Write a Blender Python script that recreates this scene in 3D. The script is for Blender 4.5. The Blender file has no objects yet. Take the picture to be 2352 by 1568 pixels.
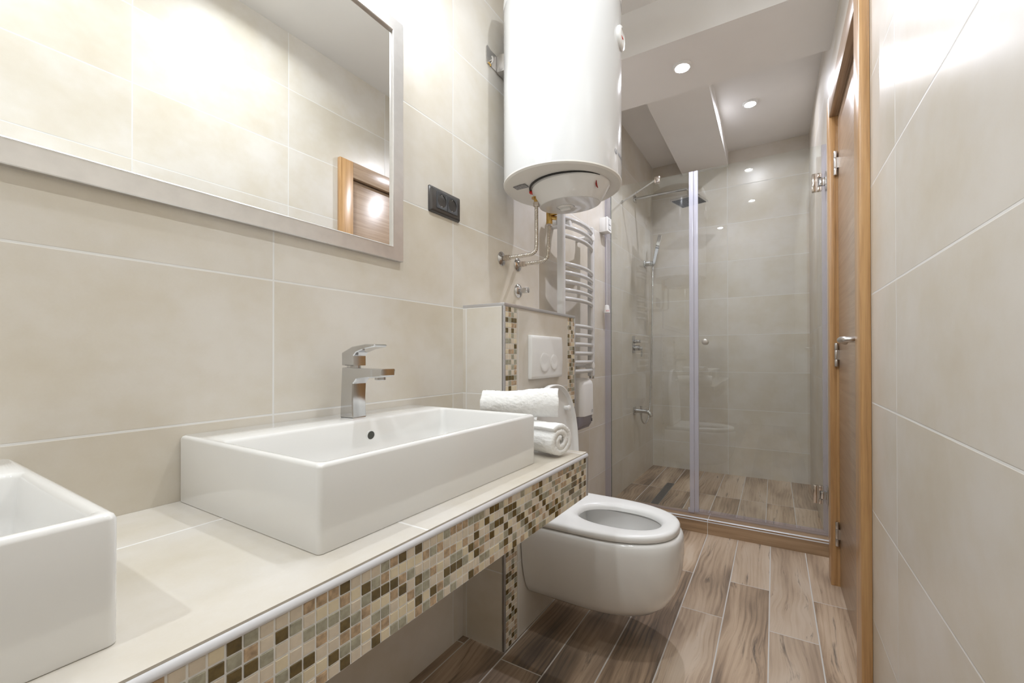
import bpy, bmesh, math, random
from mathutils import Vector, Matrix, noise
R = math.radians
PI = math.pi
random.seed(7)
S = bpy.context.scene
COL = S.collection

# ------------------------------------------------------------------ camera
W_, H_ = 2352, 1568
F_PX, YAW, PITCH, ROLL = 974.608, 29.7806, 0.30539, -0.08147
PCX, PCY = 1220.163, 812.937
EYE = 0.99477
cam = bpy.data.cameras.new('camera'); camo = bpy.data.objects.new('camera', cam); COL.objects.link(camo)
cam.sensor_width = 36; cam.lens = F_PX / W_ * 36
cam.shift_x = (W_ / 2 - PCX) / W_; cam.shift_y = (PCY - H_ / 2) / W_
cam.clip_start = 0.02
a, b, r_ = R(YAW), R(PITCH), R(ROLL)
Fv = Vector((-math.sin(a) * math.cos(b), math.cos(a) * math.cos(b), math.sin(b)))
Rv = Vector((math.cos(a), math.sin(a), 0)); Uv = Rv.cross(Fv)
R2 = Rv * math.cos(r_) + Uv * math.sin(r_); U2 = -Rv * math.sin(r_) + Uv * math.cos(r_)
camo.matrix_world = Matrix(((R2.x, U2.x, -Fv.x, 0), (R2.y, U2.y, -Fv.y, 0), (R2.z, U2.z, -Fv.z, EYE), (0, 0, 0, 1)))
S.camera = camo

# ------------------------------------------------------------------ world, exposure
wd = bpy.data.worlds.new('world'); S.world = wd; wd.use_nodes = True
wd.node_tree.nodes['Background'].inputs[0].default_value = (0.9, 0.92, 1, 1)
wd.node_tree.nodes['Background'].inputs[1].default_value = 0.02
S.view_settings.view_transform = 'Standard'; S.view_settings.look = 'None'
S.view_settings.exposure = 0.0; S.view_settings.gamma = 1
S.view_settings.use_curve_mapping = False
S.cycles.max_bounces = 14; S.cycles.diffuse_bounces = 7; S.cycles.transparent_max_bounces = 24
S.cycles.glossy_bounces = 8
S.cycles.sample_clamp_indirect = 6

# ------------------------------------------------------------------ room frame
XL, SL = -0.98394, 0.01429            # left wall: x = XL + SL*y
PHI = math.atan(SL)
YB, YF = 3.79, -1.75                  # back (shower) wall, rear wall
CEIL = 2.658
def xl(y): return XL + SL * y
def xr(y): return 0.24067 - 0.00216 * y
MATL = Matrix.Translation((XL, 0, 0)) @ Matrix.Rotation(-PHI, 4, 'Z')   # left-wall frame: (n off wall, s along wall, z)
def fromL(n, s, z): return MATL @ Vector((n, s, z))

# ------------------------------------------------------------------ lamps (recessed spots): position x,y,z, watts, colour
WARM = (0.90, 0.955, 1.0); COOL = (0.885, 0.90, 1.0)
LAMPS = [(-0.392, 2.205, 2.44, 10.5, COOL, 'round recessed spotlight in the white beam before the shower'),
         (-0.130, 3.131, CEIL, 6.0, COOL, 'round recessed spotlight in the ceiling above the shower'),
         (-0.19, 1.0, CEIL, 6.8, WARM, 'round recessed spotlight in the ceiling beside the water heater'),
         (-0.20, 0.14, CEIL, 5.8, WARM, 'round recessed spotlight in the ceiling above the counter'),
         (-0.60, -0.75, CEIL, 11.5, WARM, 'added unseen fill spotlight in the ceiling behind the counter end')]  # last one: unseen lamp, added to fill the right wall and camera-facing sides

# ------------------------------------------------------------------ material helpers
class NT:
    def __init__(s, name):
        s.m = bpy.data.materials.new(name); s.m.use_nodes = True
        s.t = s.m.node_tree; s.n = s.t.nodes; s.l = s.t.links
        s.p = s.n['Principled BSDF']; s.out = s.n['Material Output']
    def new(s, typ, **kw):
        x = s.n.new(typ)
        for k, v in kw.items(): setattr(x, k, v)
        return x
    def set(s, node, i, v):
        if hasattr(v, 'is_output'): s.l.new(v, node.inputs[i])
        elif v is not None: node.inputs[i].default_value = v
    def math(s, op, x, y=None, z=None):
        m = s.new('ShaderNodeMath', operation=op)
        s.set(m, 0, x); s.set(m, 1, y)
        if z is not None: s.set(m, 2, z)
        return m.outputs[0]
    def mix(s, f, c1, c2, blend='MIX'):
        m = s.new('ShaderNodeMix', data_type='RGBA', blend_type=blend)
        s.set(m, 0, f); s.set(m, 6, c1); s.set(m, 7, c2)
        return m.outputs[2]
    def noise(s, vec, scale, detail=3, rough=.55, dist=0.0, dim='3D'):
        m = s.new('ShaderNodeTexNoise', noise_dimensions=dim)
        if vec is not None: s.l.new(vec, m.inputs['Vector'])
        m.inputs['Scale'].default_value = scale; m.inputs['Detail'].default_value = detail
        m.inputs['Roughness'].default_value = rough; m.inputs['Distortion'].default_value = dist
        return m.outputs[0]
    def ramp(s, fac, stops):
        m = s.new('ShaderNodeValToRGB'); e = m.color_ramp.elements
        e[0].position = stops[0][0]; e[0].color = (*stops[0][1], 1); e[1].position = stops[-1][0]; e[1].color = (*stops[-1][1], 1)
        for p, c in stops[1:-1]: e.new(p).color = (*c, 1)
        s.l.new(fac, m.inputs[0]); return m.outputs[0]
    def comb(s, x, y, z=0.0):
        m = s.new('ShaderNodeCombineXYZ'); s.set(m, 0, x); s.set(m, 1, y); s.set(m, 2, z); return m.outputs[0]
    def uv(s):
        u = s.new('ShaderNodeUVMap'); u.uv_map = 'UVMap'
        x = s.new('ShaderNodeSeparateXYZ'); s.l.new(u.outputs[0], x.inputs[0])
        return x.outputs[0], x.outputs[1], u.outputs[0]
    def objco(s): return s.new('ShaderNodeTexCoord').outputs['Object']
    def bump(s, h, strength=.2, dist=.001):
        bnode = s.new('ShaderNodeBump'); s.l.new(h, bnode.inputs['Height'])
        bnode.inputs['Strength'].default_value = strength; bnode.inputs['Distance'].default_value = dist
        s.l.new(bnode.outputs[0], s.p.inputs['Normal'])

def lin(r, g, b_):
    f = lambda c: (c / 255 / 12.92) if c / 255 <= .04045 else ((c / 255 + .055) / 1.055) ** 2.4
    return (f(r), f(g), f(b_))

def plain(name, col, rough=.5, metal=0.0, coat=0.0, spec=.5, sub=0.0, emit=None):
    m = NT(name); p = m.p
    p.inputs['Base Color'].default_value = (*col, 1); p.inputs['Roughness'].default_value = rough
    p.inputs['Metallic'].default_value = metal; p.inputs['Coat Weight'].default_value = coat
    p.inputs['Coat Roughness'].default_value = .04
    p.inputs['Specular IOR Level'].default_value = spec
    if emit: p.inputs['Emission Color'].default_value = (*emit[0], 1); p.inputs['Emission Strength'].default_value = emit[1]
    return m.m

def varied(name, col, rough, metal=0., amt=.06, scale=9., coat=0., bump=0., bscale=200.):
    m = NT(name); co = m.objco()
    f = m.noise(co, scale, 4)
    d = tuple(c * (1 - amt) for c in col); l_ = tuple(min(1, c * (1 + amt)) for c in col)
    m.l.new(m.ramp(f, [(.3, d), (.7, l_)]), m.p.inputs['Base Color'])
    m.p.inputs['Roughness'].default_value = rough; m.p.inputs['Metallic'].default_value = metal
    m.p.inputs['Coat Weight'].default_value = coat; m.p.inputs['Coat Roughness'].default_value = .03
    if bump: m.bump(m.noise(co, bscale, 3), bump, .001)
    return m.m

def tile_mat(name, tw=.6045, th=.301, g=.0024, base=(.60, .52, .41), rough=.24):
    m = NT(name); u, v, uvv = m.uv()
    def edge(c, t, w):
        q = m.math('DIVIDE', c, t); fr = m.math('SUBTRACT', q, m.math('ROUND', q))
        dist = m.math('MULTIPLY', m.math('ABSOLUTE', fr), t)
        return m.math('SUBTRACT', 1.0, m.math('SMOOTH_MIN', m.math('DIVIDE', dist, w), 1.0, .2)), m.math('FLOOR', q)
    eu, iu = edge(u, tw, g); ev, iv = edge(v, th, g)
    grout = m.math('MINIMUM', m.math('MULTIPLY', m.math('MAXIMUM', eu, ev), 3.0), 1.0)
    wn = m.new('ShaderNodeTexWhiteNoise', noise_dimensions='2D'); m.l.new(m.comb(iu, iv), wn.inputs['Vector'])
    off = m.new('ShaderNodeVectorMath', operation='ADD'); m.l.new(uvv, off.inputs[0])
    sc = m.new('ShaderNodeVectorMath', operation='SCALE'); m.l.new(wn.outputs['Color'], sc.inputs[0]); sc.inputs['Scale'].default_value = 13
    m.l.new(sc.outputs[0], off.inputs[1]); pv = off.outputs[0]
    n1 = m.noise(pv, 3.4, 4, .58); n2 = m.noise(pv, 30, 3, .55); n3 = m.noise(pv, 300, 2, .5)
    f = m.math('ADD', m.math('MULTIPLY', n1, .82), m.math('ADD', m.math('MULTIPLY', n2, .12), m.math('MULTIPLY', n3, .06)))
    k = lambda x, y, z: (base[0] * x, base[1] * y, base[2] * z)
    c = m.ramp(f, [(.30, k(.90, .865, .79)), (.45, k(.965, .95, .915)), (.57, k(1.02, 1.025, 1.04)), (.72, k(1.07, 1.09, 1.135))])
    tint = m.math('ADD', .97, m.math('MULTIPLY', wn.outputs['Value'], .06))
    hs = m.new('ShaderNodeHueSaturation'); m.l.new(c, hs.inputs['Color']); m.l.new(tint, hs.inputs['Value'])
    m.l.new(m.mix(grout, hs.outputs[0], (.72, .71, .69, 1)), m.p.inputs['Base Color'])
    m.l.new(m.math('ADD', rough + .06, m.math('MULTIPLY', grout, .4)), m.p.inputs['Roughness'])
    m.bump(m.math('SUBTRACT', 1.0, grout), .35, .0012)
    return m.m

def plank_mat(name, pw=.1528, pl=.9015, shift=.335, tone=1.0):
    """wood-look porcelain planks, u across, v along; every other column shifted by a third of a plank"""
    m = NT(name); u, v, uvv = m.uv()
    q = m.math('DIVIDE', u, pw); iu = m.math('FLOOR', q)
    par = m.math('ABSOLUTE', m.math('MODULO', iu, 2.0))
    q2 = m.math('ADD', m.math('DIVIDE', v, pl), m.math('MULTIPLY', par, shift)); iv = m.math('FLOOR', q2)
    def edge(x, t, w):
        fr = m.math('SUBTRACT', x, m.math('ROUND', x))
        return m.math('GREATER_THAN', w, m.math('MULTIPLY', m.math('ABSOLUTE', fr), t))
    grout = m.math('MAXIMUM', edge(q, pw, .0021), edge(q2, pl, .0017))
    wn = m.new('ShaderNodeTexWhiteNoise', noise_dimensions='2D'); m.l.new(m.comb(iu, iv), wn.inputs['Vector'])
    sx = m.new('ShaderNodeSeparateColor'); m.l.new(wn.outputs['Color'], sx.inputs[0]); ra, rb, rc = sx.outputs
    # grain: coordinates shifted per plank
    pu = m.math('ADD', u, m.math('MULTIPLY', ra, 31.0)); pv = m.math('ADD', v, m.math('MULTIPLY', rb, 47.0))
    warp = m.noise(m.comb(m.math('MULTIPLY', pu, 5.0), m.math('MULTIPLY', pv, 1.5)), 1.0, 2, .5, .4)
    wu = m.math('ADD', pu, m.math('MULTIPLY', m.math('SUBTRACT', warp, .5), .11))
    rings = m.math('SINE', m.math('ADD', m.math('MULTIPLY', wu, 330.0), m.math('MULTIPLY', m.noise(m.comb(m.math('MULTIPLY', wu, 30.0), m.math('MULTIPLY', pv, 2.0)), 1.0, 2), 9.0)))
    ring = m.math('POWER', m.math('MULTIPLY', m.math('ADD', rings, 1.0), .5), 2.0)
    fine = m.noise(m.comb(m.math('MULTIPLY', wu, 210.0), m.math('MULTIPLY', pv, 6.0)), 1.0, 5, .7, .1)
    blot = m.noise(m.comb(m.math('MULTIPLY', wu, 8.0), m.math('MULTIPLY', pv, 1.3), 4.0), 1.0, 2, .5, .4)
    crack = m.noise(m.comb(m.math('MULTIPLY', wu, 42.0), m.math('MULTIPLY', pv, 2.6), 9.0), 1.0, 5, .7, .5)
    rmask = m.noise(m.comb(m.math('MULTIPLY', pu, 9.0), m.math('MULTIPLY', pv, 3.0), 2.0), 1.0, 2)
    t = m.math('ADD', m.math('MULTIPLY', blot, 1.75), m.math('ADD', m.math('MULTIPLY', rc, .50), m.math('SUBTRACT', m.math('MULTIPLY', fine, .55), m.math('MULTIPLY', m.math('MULTIPLY', ring, m.math('POWER', rmask, 2.0)), .42))))
    t = m.math('SUBTRACT', t, .80)
    k = lambda *c: tuple(x * tone for x in c)
    c = m.ramp(t, [(.08, k(.080, .056, .040)), (.30, k(.21, .146, .097)), (.52, k(.385, .275, .185)), (.74, k(.53, .40, .285)), (.98, k(.62, .50, .385))])
    grey = m.mix(m.math('MULTIPLY', rb, .30), c, k(.32, .275, .235) + (1,))
    dk = m.math('MULTIPLY', m.math('MAXIMUM', m.math('SUBTRACT', crack, .585), 0.0), 7.0)
    c2 = m.mix(m.math('MINIMUM', dk, .85), grey, k(.065, .052, .045) + (1,))
    m.l.new(m.mix(grout, c2, (.58, .56, .53, 1)), m.p.inputs['Base Color'])
    m.l.new(m.math('ADD', .36, m.math('ADD', m.math('MULTIPLY', fine, .18), m.math('MULTIPLY', grout, .3))), m.p.inputs['Roughness'])
    m.bump(m.math('SUBTRACT', m.math('SUBTRACT', m.math('MULTIPLY', fine, .25), m.math('MULTIPLY', ring, .12)), grout), .3, .0012)
    return m.m

def wood_mat(name, c_dark, c_mid, c_light, axis='Z', rough=.33, scale=1.0):
    m = NT(name); co = m.objco()
    mp = m.new('ShaderNodeMapping'); m.l.new(co, mp.inputs[0])
    sc = {'Z': (60, 60, 2.2), 'Y': (60, 2.2, 60), 'X': (2.2, 60, 60)}[axis]
    mp.inputs['Scale'].default_value = tuple(x * scale for x in sc)
    f = m.noise(mp.outputs[0], 1.0, 5, .6, .7); g = m.noise(mp.outputs[0], 5.0, 3, .6)
    t = m.math('ADD', m.math('MULTIPLY', f, .75), m.math('MULTIPLY', g, .25))
    m.l.new(m.ramp(t, [(.32, c_dark), (.5, c_mid), (.70, c_light)]), m.p.inputs['Base Color'])
    m.p.inputs['Roughness'].default_value = rough; m.p.inputs['Coat Weight'].default_value = .25; m.p.inputs['Coat Roughness'].default_value = .22
    m.bump(t, .08, .0006)
    return m.m

def glass_mat(name, tint=(.955, .968, .960), rough=0.0, power=5.0, base=.055):
    """clear pane: straight-through transmission plus a Schlick-weighted mirror reflection"""
    m = NT(name); m.n.remove(m.p)
    g = m.new('ShaderNodeNewGeometry')
    dp = m.new('ShaderNodeVectorMath', operation='DOT_PRODUCT'); m.l.new(g.outputs['Normal'], dp.inputs[0]); m.l.new(g.outputs['Incoming'], dp.inputs[1])
    om = m.math('SUBTRACT', 1.0, m.math('ABSOLUTE', dp.outputs['Value']))
    fac = m.math('ADD', base, m.math('MULTIPLY', m.math('POWER', om, power), 1 - base))
    tr = m.new('ShaderNodeBsdfTransparent'); tr.inputs[0].default_value = (*tint, 1)
    gl = m.new('ShaderNodeBsdfGlossy'); gl.inputs['Roughness'].default_value = rough; gl.inputs['Color'].default_value = (.96, .98, .97, 1)
    mx = m.new('ShaderNodeMixShader'); m.l.new(fac, mx.inputs[0]); m.l.new(tr.outputs[0], mx.inputs[1]); m.l.new(gl.outputs[0], mx.inputs[2])
    m.l.new(mx.outputs[0], m.out.inputs[0])
    return m.m

def milky_mat(name, col=(.74, .75, .83), clear=.55):
    m = NT(name); m.p.inputs['Base Color'].default_value = (*col, 1); m.p.inputs['Roughness'].default_value = .18
    tr = m.new('ShaderNodeBsdfTransparent'); tr.inputs[0].default_value = (.88, .88, .93, 1)
    mx = m.new('ShaderNodeMixShader'); mx.inputs[0].default_value = clear
    m.l.new(m.p.outputs[0], mx.inputs[1]); m.l.new(tr.outputs[0], mx.inputs[2]); m.l.new(mx.outputs[0], m.out.inputs[0])
    return m.m

M = {}
TILE = (.635, .595, .533)
M['tile'] = tile_mat('beige_wall_tile', base=TILE)
M['tile_top'] = tile_mat('beige_counter_tile', base=(.60, .565, .51), rough=.2, tw=.6045, th=.34)
M['planks'] = plank_mat('wood_look_floor_planks')
M['planks_shower'] = plank_mat('wood_look_shower_planks', shift=0.0)
M['curbwood'] = wood_mat('wood_look_curb_tile', (.20, .125, .07), (.34, .225, .13), (.46, .32, .20), 'X', .35, .6)
M['paint'] = varied('white_wall_paint', (.80, .785, .765), .6, amt=.015, scale=5)
M['oak'] = wood_mat('oak_veneer_frame', (.34, .185, .075), (.50, .29, .125), (.60, .37, .17), 'Z', .32)
M['oak_leaf'] = wood_mat('oak_veneer_leaf', (.27, .180, .115), (.37, .262, .178), (.45, .335, .24), 'Y', .3)  # same oak as the frame, greyed: the leaf's sheen is put into the colour
M['ceramic'] = plain('white_glazed_ceramic', (.75, .745, .73), .10, coat=.6)
M['plastic'] = plain('white_plastic', (.80, .80, .79), .28)
M['enamel'] = plain('white_enamel', (.66, .665, .67), .12, coat=.5)
M['cream'] = plain('cream_plastic', (.78, .77, .74), .3)
M['chrome'] = plain('chrome', (.60, .60, .605), .06, metal=1)
M['satin'] = varied('satin_steel', (.62, .60, .58), .28, metal=1, amt=.05, scale=40)
M['nickel'] = plain('polished_nickel', (.66, .60, .55), .10, metal=1)
M['brass'] = varied('brass', (.55, .36, .12), .28, metal=1, amt=.15, scale=60)
M['hose'] = plain('corrugated_steel', (.56, .52, .455), .17, metal=1)
M['alu'] = plain('aluminium_trim', (.60, .60, .62), .34, metal=.75)
M['alu_white'] = plain('pale_aluminium_trim', (.74, .75, .79), .25, metal=.35)
M['frame'] = varied('brushed_silver_frame', (.66, .64, .625), .30, metal=.8, amt=.05, scale=30)
M['mirror'] = plain('mirror_silver', (.93, .94, .93), .0, metal=1)
M['charcoal'] = plain('charcoal_plastic', (.060, .055, .052), .16)
M['charcoal_mid'] = plain('charcoal_insert', (.075, .078, .085), .32)
M['nozzle'] = plain('dark_nozzle_rubber', (.045, .047, .052), .45, spec=.25)
M['black'] = plain('black_rubber', (.012, .012, .012), .45)
M['dark'] = plain('dark_hole', (.05, .05, .04), .5)
M['red'] = plain('red_plastic', (.62, .02, .01), .35)
M['gloss_shaded'] = plain('glossy_plastic_shaded', (.66, .655, .65), .09, coat=.6)  # cover plastic greyed: darker reflection on its underside put into the colour
M['darkred'] = plain('dark_red_lens', (.28, .012, .008), .2)
M['gloss'] = plain('glossy_white_plastic', (.80, .80, .80), .12, coat=.5)
M['glass'] = glass_mat('clear_glass')
M['seal'] = milky_mat('milky_seal')
M['seal_clear'] = milky_mat('clear_seal', (.66, .65, .70), .86)
M['greyclear'] = milky_mat('smoky_plastic', (.34, .33, .39), .12)
M['glassedge'] = plain('green_glass_edge', (.04, .09, .085), .15)
M['greyprint'] = plain('grey_print', (.22, .22, .23), .4)
M['label'] = varied('printed_label', (.25, .25, .26), .4, amt=.5, scale=160)
M['grout'] = varied('mosaic_grout', (.84, .835, .82), .7, amt=.04, scale=60)
M['m_beige'] = varied('mosaic_beige_stone', (.68, .60, .49), .3, amt=.08, scale=70)
M['m_cream'] = varied('mosaic_cream_stone', (.72, .63, .46), .3, amt=.07, scale=50)
M['m_tan'] = varied('mosaic_tan_marble', (.46, .335, .215), .28, amt=.38, scale=110)
M['m_grey'] = varied('mosaic_grey_glass', (.37, .352, .268), .08, amt=.22, scale=120, coat=.6)
M['m_olive'] = varied('mosaic_olive_glass', (.13, .088, .026), .08, amt=.3, scale=120, coat=.6)
M['lens'] = plain('lit_lamp_lens', (1, 1, 1), .4, emit=((1, .99, .98), 60))
M['towel'] = varied('white_terry', (.82, .815, .80), .95, amt=.03, scale=60, bump=1.0, bscale=430)

# ------------------------------------------------------------------ mesh helpers (bmesh)
def quad_strip(bm, rings, closed=True, cap0=False, cap1=False, mat=0, smooth=True):
    vs = [[bm.verts.new(p) for p in ring] for ring in rings]
    n = len(rings[0]); fs = []
    for i in range(len(vs) - 1):
        for j in range(n if closed else n - 1):
            k = (j + 1) % n
            try: fs.append(bm.faces.new((vs[i][j], vs[i][k], vs[i + 1][k], vs[i + 1][j])))
            except ValueError: pass
    if cap0: fs.append(bm.faces.new(list(reversed(vs[0]))))
    if cap1: fs.append(bm.faces.new(vs[-1]))
    for f in fs: f.material_index = mat; f.smooth = smooth
    return fs
def box(bm, lo, hi, bev=0.0, seg=2, mat=0):
    lo = Vector(lo); hi = Vector(hi); c = (lo + hi) / 2; d = hi - lo
    g = bmesh.ops.create_cube(bm, size=1.0)['verts']
    for v in g: v.co = Vector((v.co.x * d.x, v.co.y * d.y, v.co.z * d.z)) + c
    es = list({e for v in g for e in v.link_edges}); fs = {f for v in g for f in v.link_faces}
    for f in fs: f.material_index = mat
    if bev > 0:
        r = bmesh.ops.bevel(bm, geom=es, offset=min(bev, min(d) * .49), segments=seg, profile=.5, affect='EDGES')
        for f in r['faces']: f.material_index = mat; f.smooth = True
def frame_of(d):
    d = Vector(d).normalized(); up = Vector((0, 0, 1)) if abs(d.z) < .95 else Vector((1, 0, 0))
    x = up.cross(d).normalized(); y = d.cross(x); return x, y, d
def lathe(bm, org, axis, prof, seg=32, mat=0, cap0=True, cap1=True, smooth=True, sx=1., sy=1.):
    """prof: list of (radius, distance along axis)"""
    x, y, d = frame_of(axis); org = Vector(org)
    rings = [[org + d * h + x * (r * sx * math.cos(2 * PI * k / seg)) + y * (r * sy * math.sin(2 * PI * k / seg)) for k in range(seg)] for r, h in prof]
    quad_strip(bm, rings, True, cap0, cap1, mat, smooth)
def cyl(bm, p0, p1, r, seg=24, bev=0.0, mat=0):
    p0 = Vector(p0); L = (Vector(p1) - p0).length
    pr = [(r, 0), (r, L)] if bev <= 0 else [(r - bev, 0), (r - bev * .3, bev * .3), (r, bev), (r, L - bev), (r - bev * .3, L - bev * .3), (r - bev, L)]
    lathe(bm, p0, Vector(p1) - p0, pr, seg, mat)
def smooth_path(pts, n=8):
    pts = [Vector(p) for p in pts]; P = [2 * pts[0] - pts[1]] + pts + [2 * pts[-1] - pts[-2]]; out = []
    for i in range(1, len(P) - 2):
        for k in range(n):
            t = k / n; p0, p1, p2, p3 = P[i - 1:i + 3]
            out.append(.5 * ((2 * p1) + (p2 - p0) * t + (2 * p0 - 5 * p1 + 4 * p2 - p3) * t * t + (3 * p1 - p0 - 3 * p2 + p3) * t ** 3))
    return out + [pts[-1]]
def tube(bm, path, rad, seg=12, mat=0, cap=True, sx=1., up=None):
    """rad: number or function of the index fraction; sweeps with a transported frame"""
    path = [Vector(p) for p in path]; rings = []; x = None
    for i, p in enumerate(path):
        d = (path[min(i + 1, len(path) - 1)] - path[max(i - 1, 0)]).normalized()
        if x is None: x = (Vector(up) if up else frame_of(d)[0])
        x = (x - d * x.dot(d)).normalized(); y = d.cross(x)
        r = rad(i / (len(path) - 1)) if callable(rad) else rad
        rings.append([p + x * (r * sx * math.cos(2 * PI * k / seg)) + y * (r * math.sin(2 * PI * k / seg)) for k in range(seg)])
    quad_strip(bm, rings, True, cap, cap, mat)
def resample(path, step):
    out = [path[0]]; acc = 0.
    for p, q in zip(path, path[1:]):
        L = (q - p).length; t = step - acc
        while t <= L: out.append(p.lerp(q, t / L)); t += step
        acc = (acc + L) % step
    return out + [path[-1]]
def rrect(x0, x1, y0, y1, r, z, k=6):
    out = []
    for cx, cy, a0 in ((x1 - r, y1 - r, 0), (x0 + r, y1 - r, 90), (x0 + r, y0 + r, 180), (x1 - r, y0 + r, 270)):
        for i in range(k + 1):
            t = R(a0 + 90 * i / k); out.append(Vector((cx + r * math.cos(t), cy + r * math.sin(t), z)))
    return out
def prism(bm, pts2, fn, t0, t1, mat=0, bev=0.0, smooth=False):
    """closed outline pts2 extruded from t0 to t1; fn(u, v, t) -> point"""
    quad_strip(bm, [[fn(u, v, t0) for u, v in pts2], [fn(u, v, t1) for u, v in pts2]], True, True, True, mat, smooth)
def text_mesh(txt, size, ext=.0004):
    cu = bpy.data.curves.new('t', 'FONT'); cu.body = txt; cu.size = size; cu.extrude = ext; cu.align_x = 'LEFT'
    o = bpy.data.objects.new('t', cu); COL.objects.link(o); bpy.context.view_layer.update()
    me = bpy.data.meshes.new_from_object(o.evaluated_get(bpy.context.evaluated_depsgraph_get()))
    bpy.data.objects.remove(o); bpy.data.curves.remove(cu); return me

def put(name, bm, mats, parent=None, org=(0, 0, 0), matrix=None, auto=35, uvf=None):
    """bmesh in scene/left-frame coordinates -> one object whose origin is org"""
    bmesh.ops.recalc_face_normals(bm, faces=bm.faces[:])
    org = Vector(org)
    for v in bm.verts: v.co -= org
    if uvf:
        L = bm.loops.layers.uv.new('UVMap')
        for f in bm.faces:
            for l in f.loops: l[L].uv = uvf(l.vert.co + org, f.normal)
    me = bpy.data.meshes.new(name); bm.to_mesh(me); bm.free()
    for m in (mats if isinstance(mats, (list, tuple)) else [mats]): me.materials.append(M[m])
    if auto:
        try: me.set_sharp_from_angle(angle=R(auto))
        except Exception: pass
    o = bpy.data.objects.new(name, me); COL.objects.link(o)
    if parent is not None: o.parent = parent
    else:
        o.matrix_world = (matrix @ Matrix.Translation(org)) if matrix is not None else Matrix.Translation(org)
    return o
def tag(o, label=None, cat=None, group=None, kind=None):
    if label: o['label'] = label
    if cat: o['category'] = cat
    if group: o['group'] = group
    if kind: o['kind'] = kind
    return o
class Thing:
    """an Empty at the thing's base; parts are added in the frame's coordinates"""
    def __init__(s, name, org, label=None, cat=None, group=None, kind=None, left=True):
        s.o = bpy.data.objects.new(name, None); COL.objects.link(s.o); s.org = Vector(org)
        s.o.empty_display_size = .05
        s.o.matrix_world = (MATL if left else Matrix.Identity(4)) @ Matrix.Translation(s.org)
        tag(s.o, label, cat, group, kind)
    def part(s, name, bm, mats, auto=35, uvf=None, label=None):
        o = put(name, bm, mats, s.o, s.org, auto=auto, uvf=uvf)
        if label: o['label'] = label
        return o
    def sub(s, parent, name, bm, mats, auto=35, uvf=None, label=None):
        o = put(name, bm, mats, parent, s.org, auto=auto, uvf=uvf)
        if label: o['label'] = label
        return o
B = bmesh.new

# ================================================================== SETTING
ZJ = 1.1664          # a horizontal tile joint, all walls
def wall_box(name, pieces, mat, uvf, left=False, children=None):
    bm = B()
    for lo, hi in pieces: box(bm, lo, hi)
    o = put(name, bm, mat, None, (0, 0, 0), MATL if left else None, auto=0, uvf=uvf)
    tag(o, kind='structure'); return o
# left wall, in its own frame
wall_box('wall_left', [((-.12, YF - .1, 0), (0, YB + .2, CEIL))], 'tile', lambda c, n: (c.y - .5395, c.z - ZJ), True)
# right wall with the door opening (slightly turned: follows xr)
def right_panel(bm, y0, y1, z0, z1):
    T = .14
    v = [bm.verts.new(p) for p in ((xr(y0), y0, z0), (xr(y1), y1, z0), (xr(y1), y1, z1), (xr(y0), y0, z1), (xr(y0) + T, y0, z0), (xr(y1) + T, y1, z0), (xr(y1) + T, y1, z1), (xr(y0) + T, y0, z1))]
    for f in ((0, 1, 2, 3), (7, 6, 5, 4), (0, 4, 5, 1), (1, 5, 6, 2), (2, 6, 7, 3), (3, 7, 4, 0)): bm.faces.new([v[i] for i in f])
DY0, DY1, DZ = 1.560, 2.285, 2.065     # rough opening
bm = B()
right_panel(bm, YF - .1, DY0, 0, CEIL); right_panel(bm, DY0, DY1, DZ, CEIL); right_panel(bm, DY1, YB + .1, 0, CEIL)
tag(put('wall_right', bm, 'tile', auto=0, uvf=lambda c, n: (c.y - 1.232, c.z - ZJ)), kind='structure')
wall_box('wall_back', [((-1.1, YB, -.02), (.4, YB + .12, CEIL))], 'tile', lambda c, n: (c.x - (xl(YB) + .6045), c.z - ZJ))
wall_box('wall_rear', [((-1.1, YF - .12, 0), (.4, YF, CEIL))], 'tile', lambda c, n: (c.x + .3, c.z - ZJ))
XP = -.1727
fuv = lambda c, n: (c.x - XP, c.y - 2.067)
wall_box('floor', [((-1.15, YF - .1, -.08), (.45, 2.60, 0))], 'planks', fuv)
SHZ = .034
wall_box('floor_shower', [((-1.1, 2.60, -.08), (.4, YB + .1, SHZ))], 'planks_shower', lambda c, n: (c.x + .351, c.y - 3.17))
wall_box('ceiling', [((-1.15, YF - .1, CEIL), (.45, YB + .1, CEIL + .1))], 'paint', lambda c, n: (c.x, c.y))
wall_box('trim_1', [((xl(2.2) - .02, 2.010, 2.44), (xr(2.2) + .02, 2.433, CEIL + .01))], 'paint', lambda c, n: (c.x, c.y))
wall_box('trim_2', [((-.672, 2.42, 2.536), (-.317, YB + .01, CEIL + .01))], 'paint', lambda c, n: (c.x, c.y))

# shower kerb
ck = Thing('trim_3', (-.35, 2.6, 0), kind='structure', left=False)
KZ = .078
bm = B(); box(bm, (xl(2.55) - .01, 2.550, 0), (-.327, 2.672, KZ)); ck.part('kerb_tile', bm, 'curbwood')
bm = B(); box(bm, (-.3245, 2.550, 0), (xr(2.6) + .005, 2.672, KZ)); ck.part('kerb_tile', bm, 'curbwood')
bm = B(); box(bm, (-.3275, 2.5512, 0), (-.324, 2.67, KZ - .0015)); ck.part('kerb_joint', bm, 'grout')
bm = B()
prof = [(2.5490, KZ - .012)] + [(2.5490 + .013 * (1 - math.cos(R(t))), KZ - .011 + .0135 * math.sin(R(t))) for t in range(0, 91, 15)] + [(2.566, KZ + .0025), (2.566, KZ - .004), (2.5525, KZ - .012)]
prism(bm, prof, lambda u, v, t: Vector((t, u, v)), xl(2.55), xr(2.55), smooth=True)
ck.part('kerb_edge_trim', bm, 'alu_white')

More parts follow.
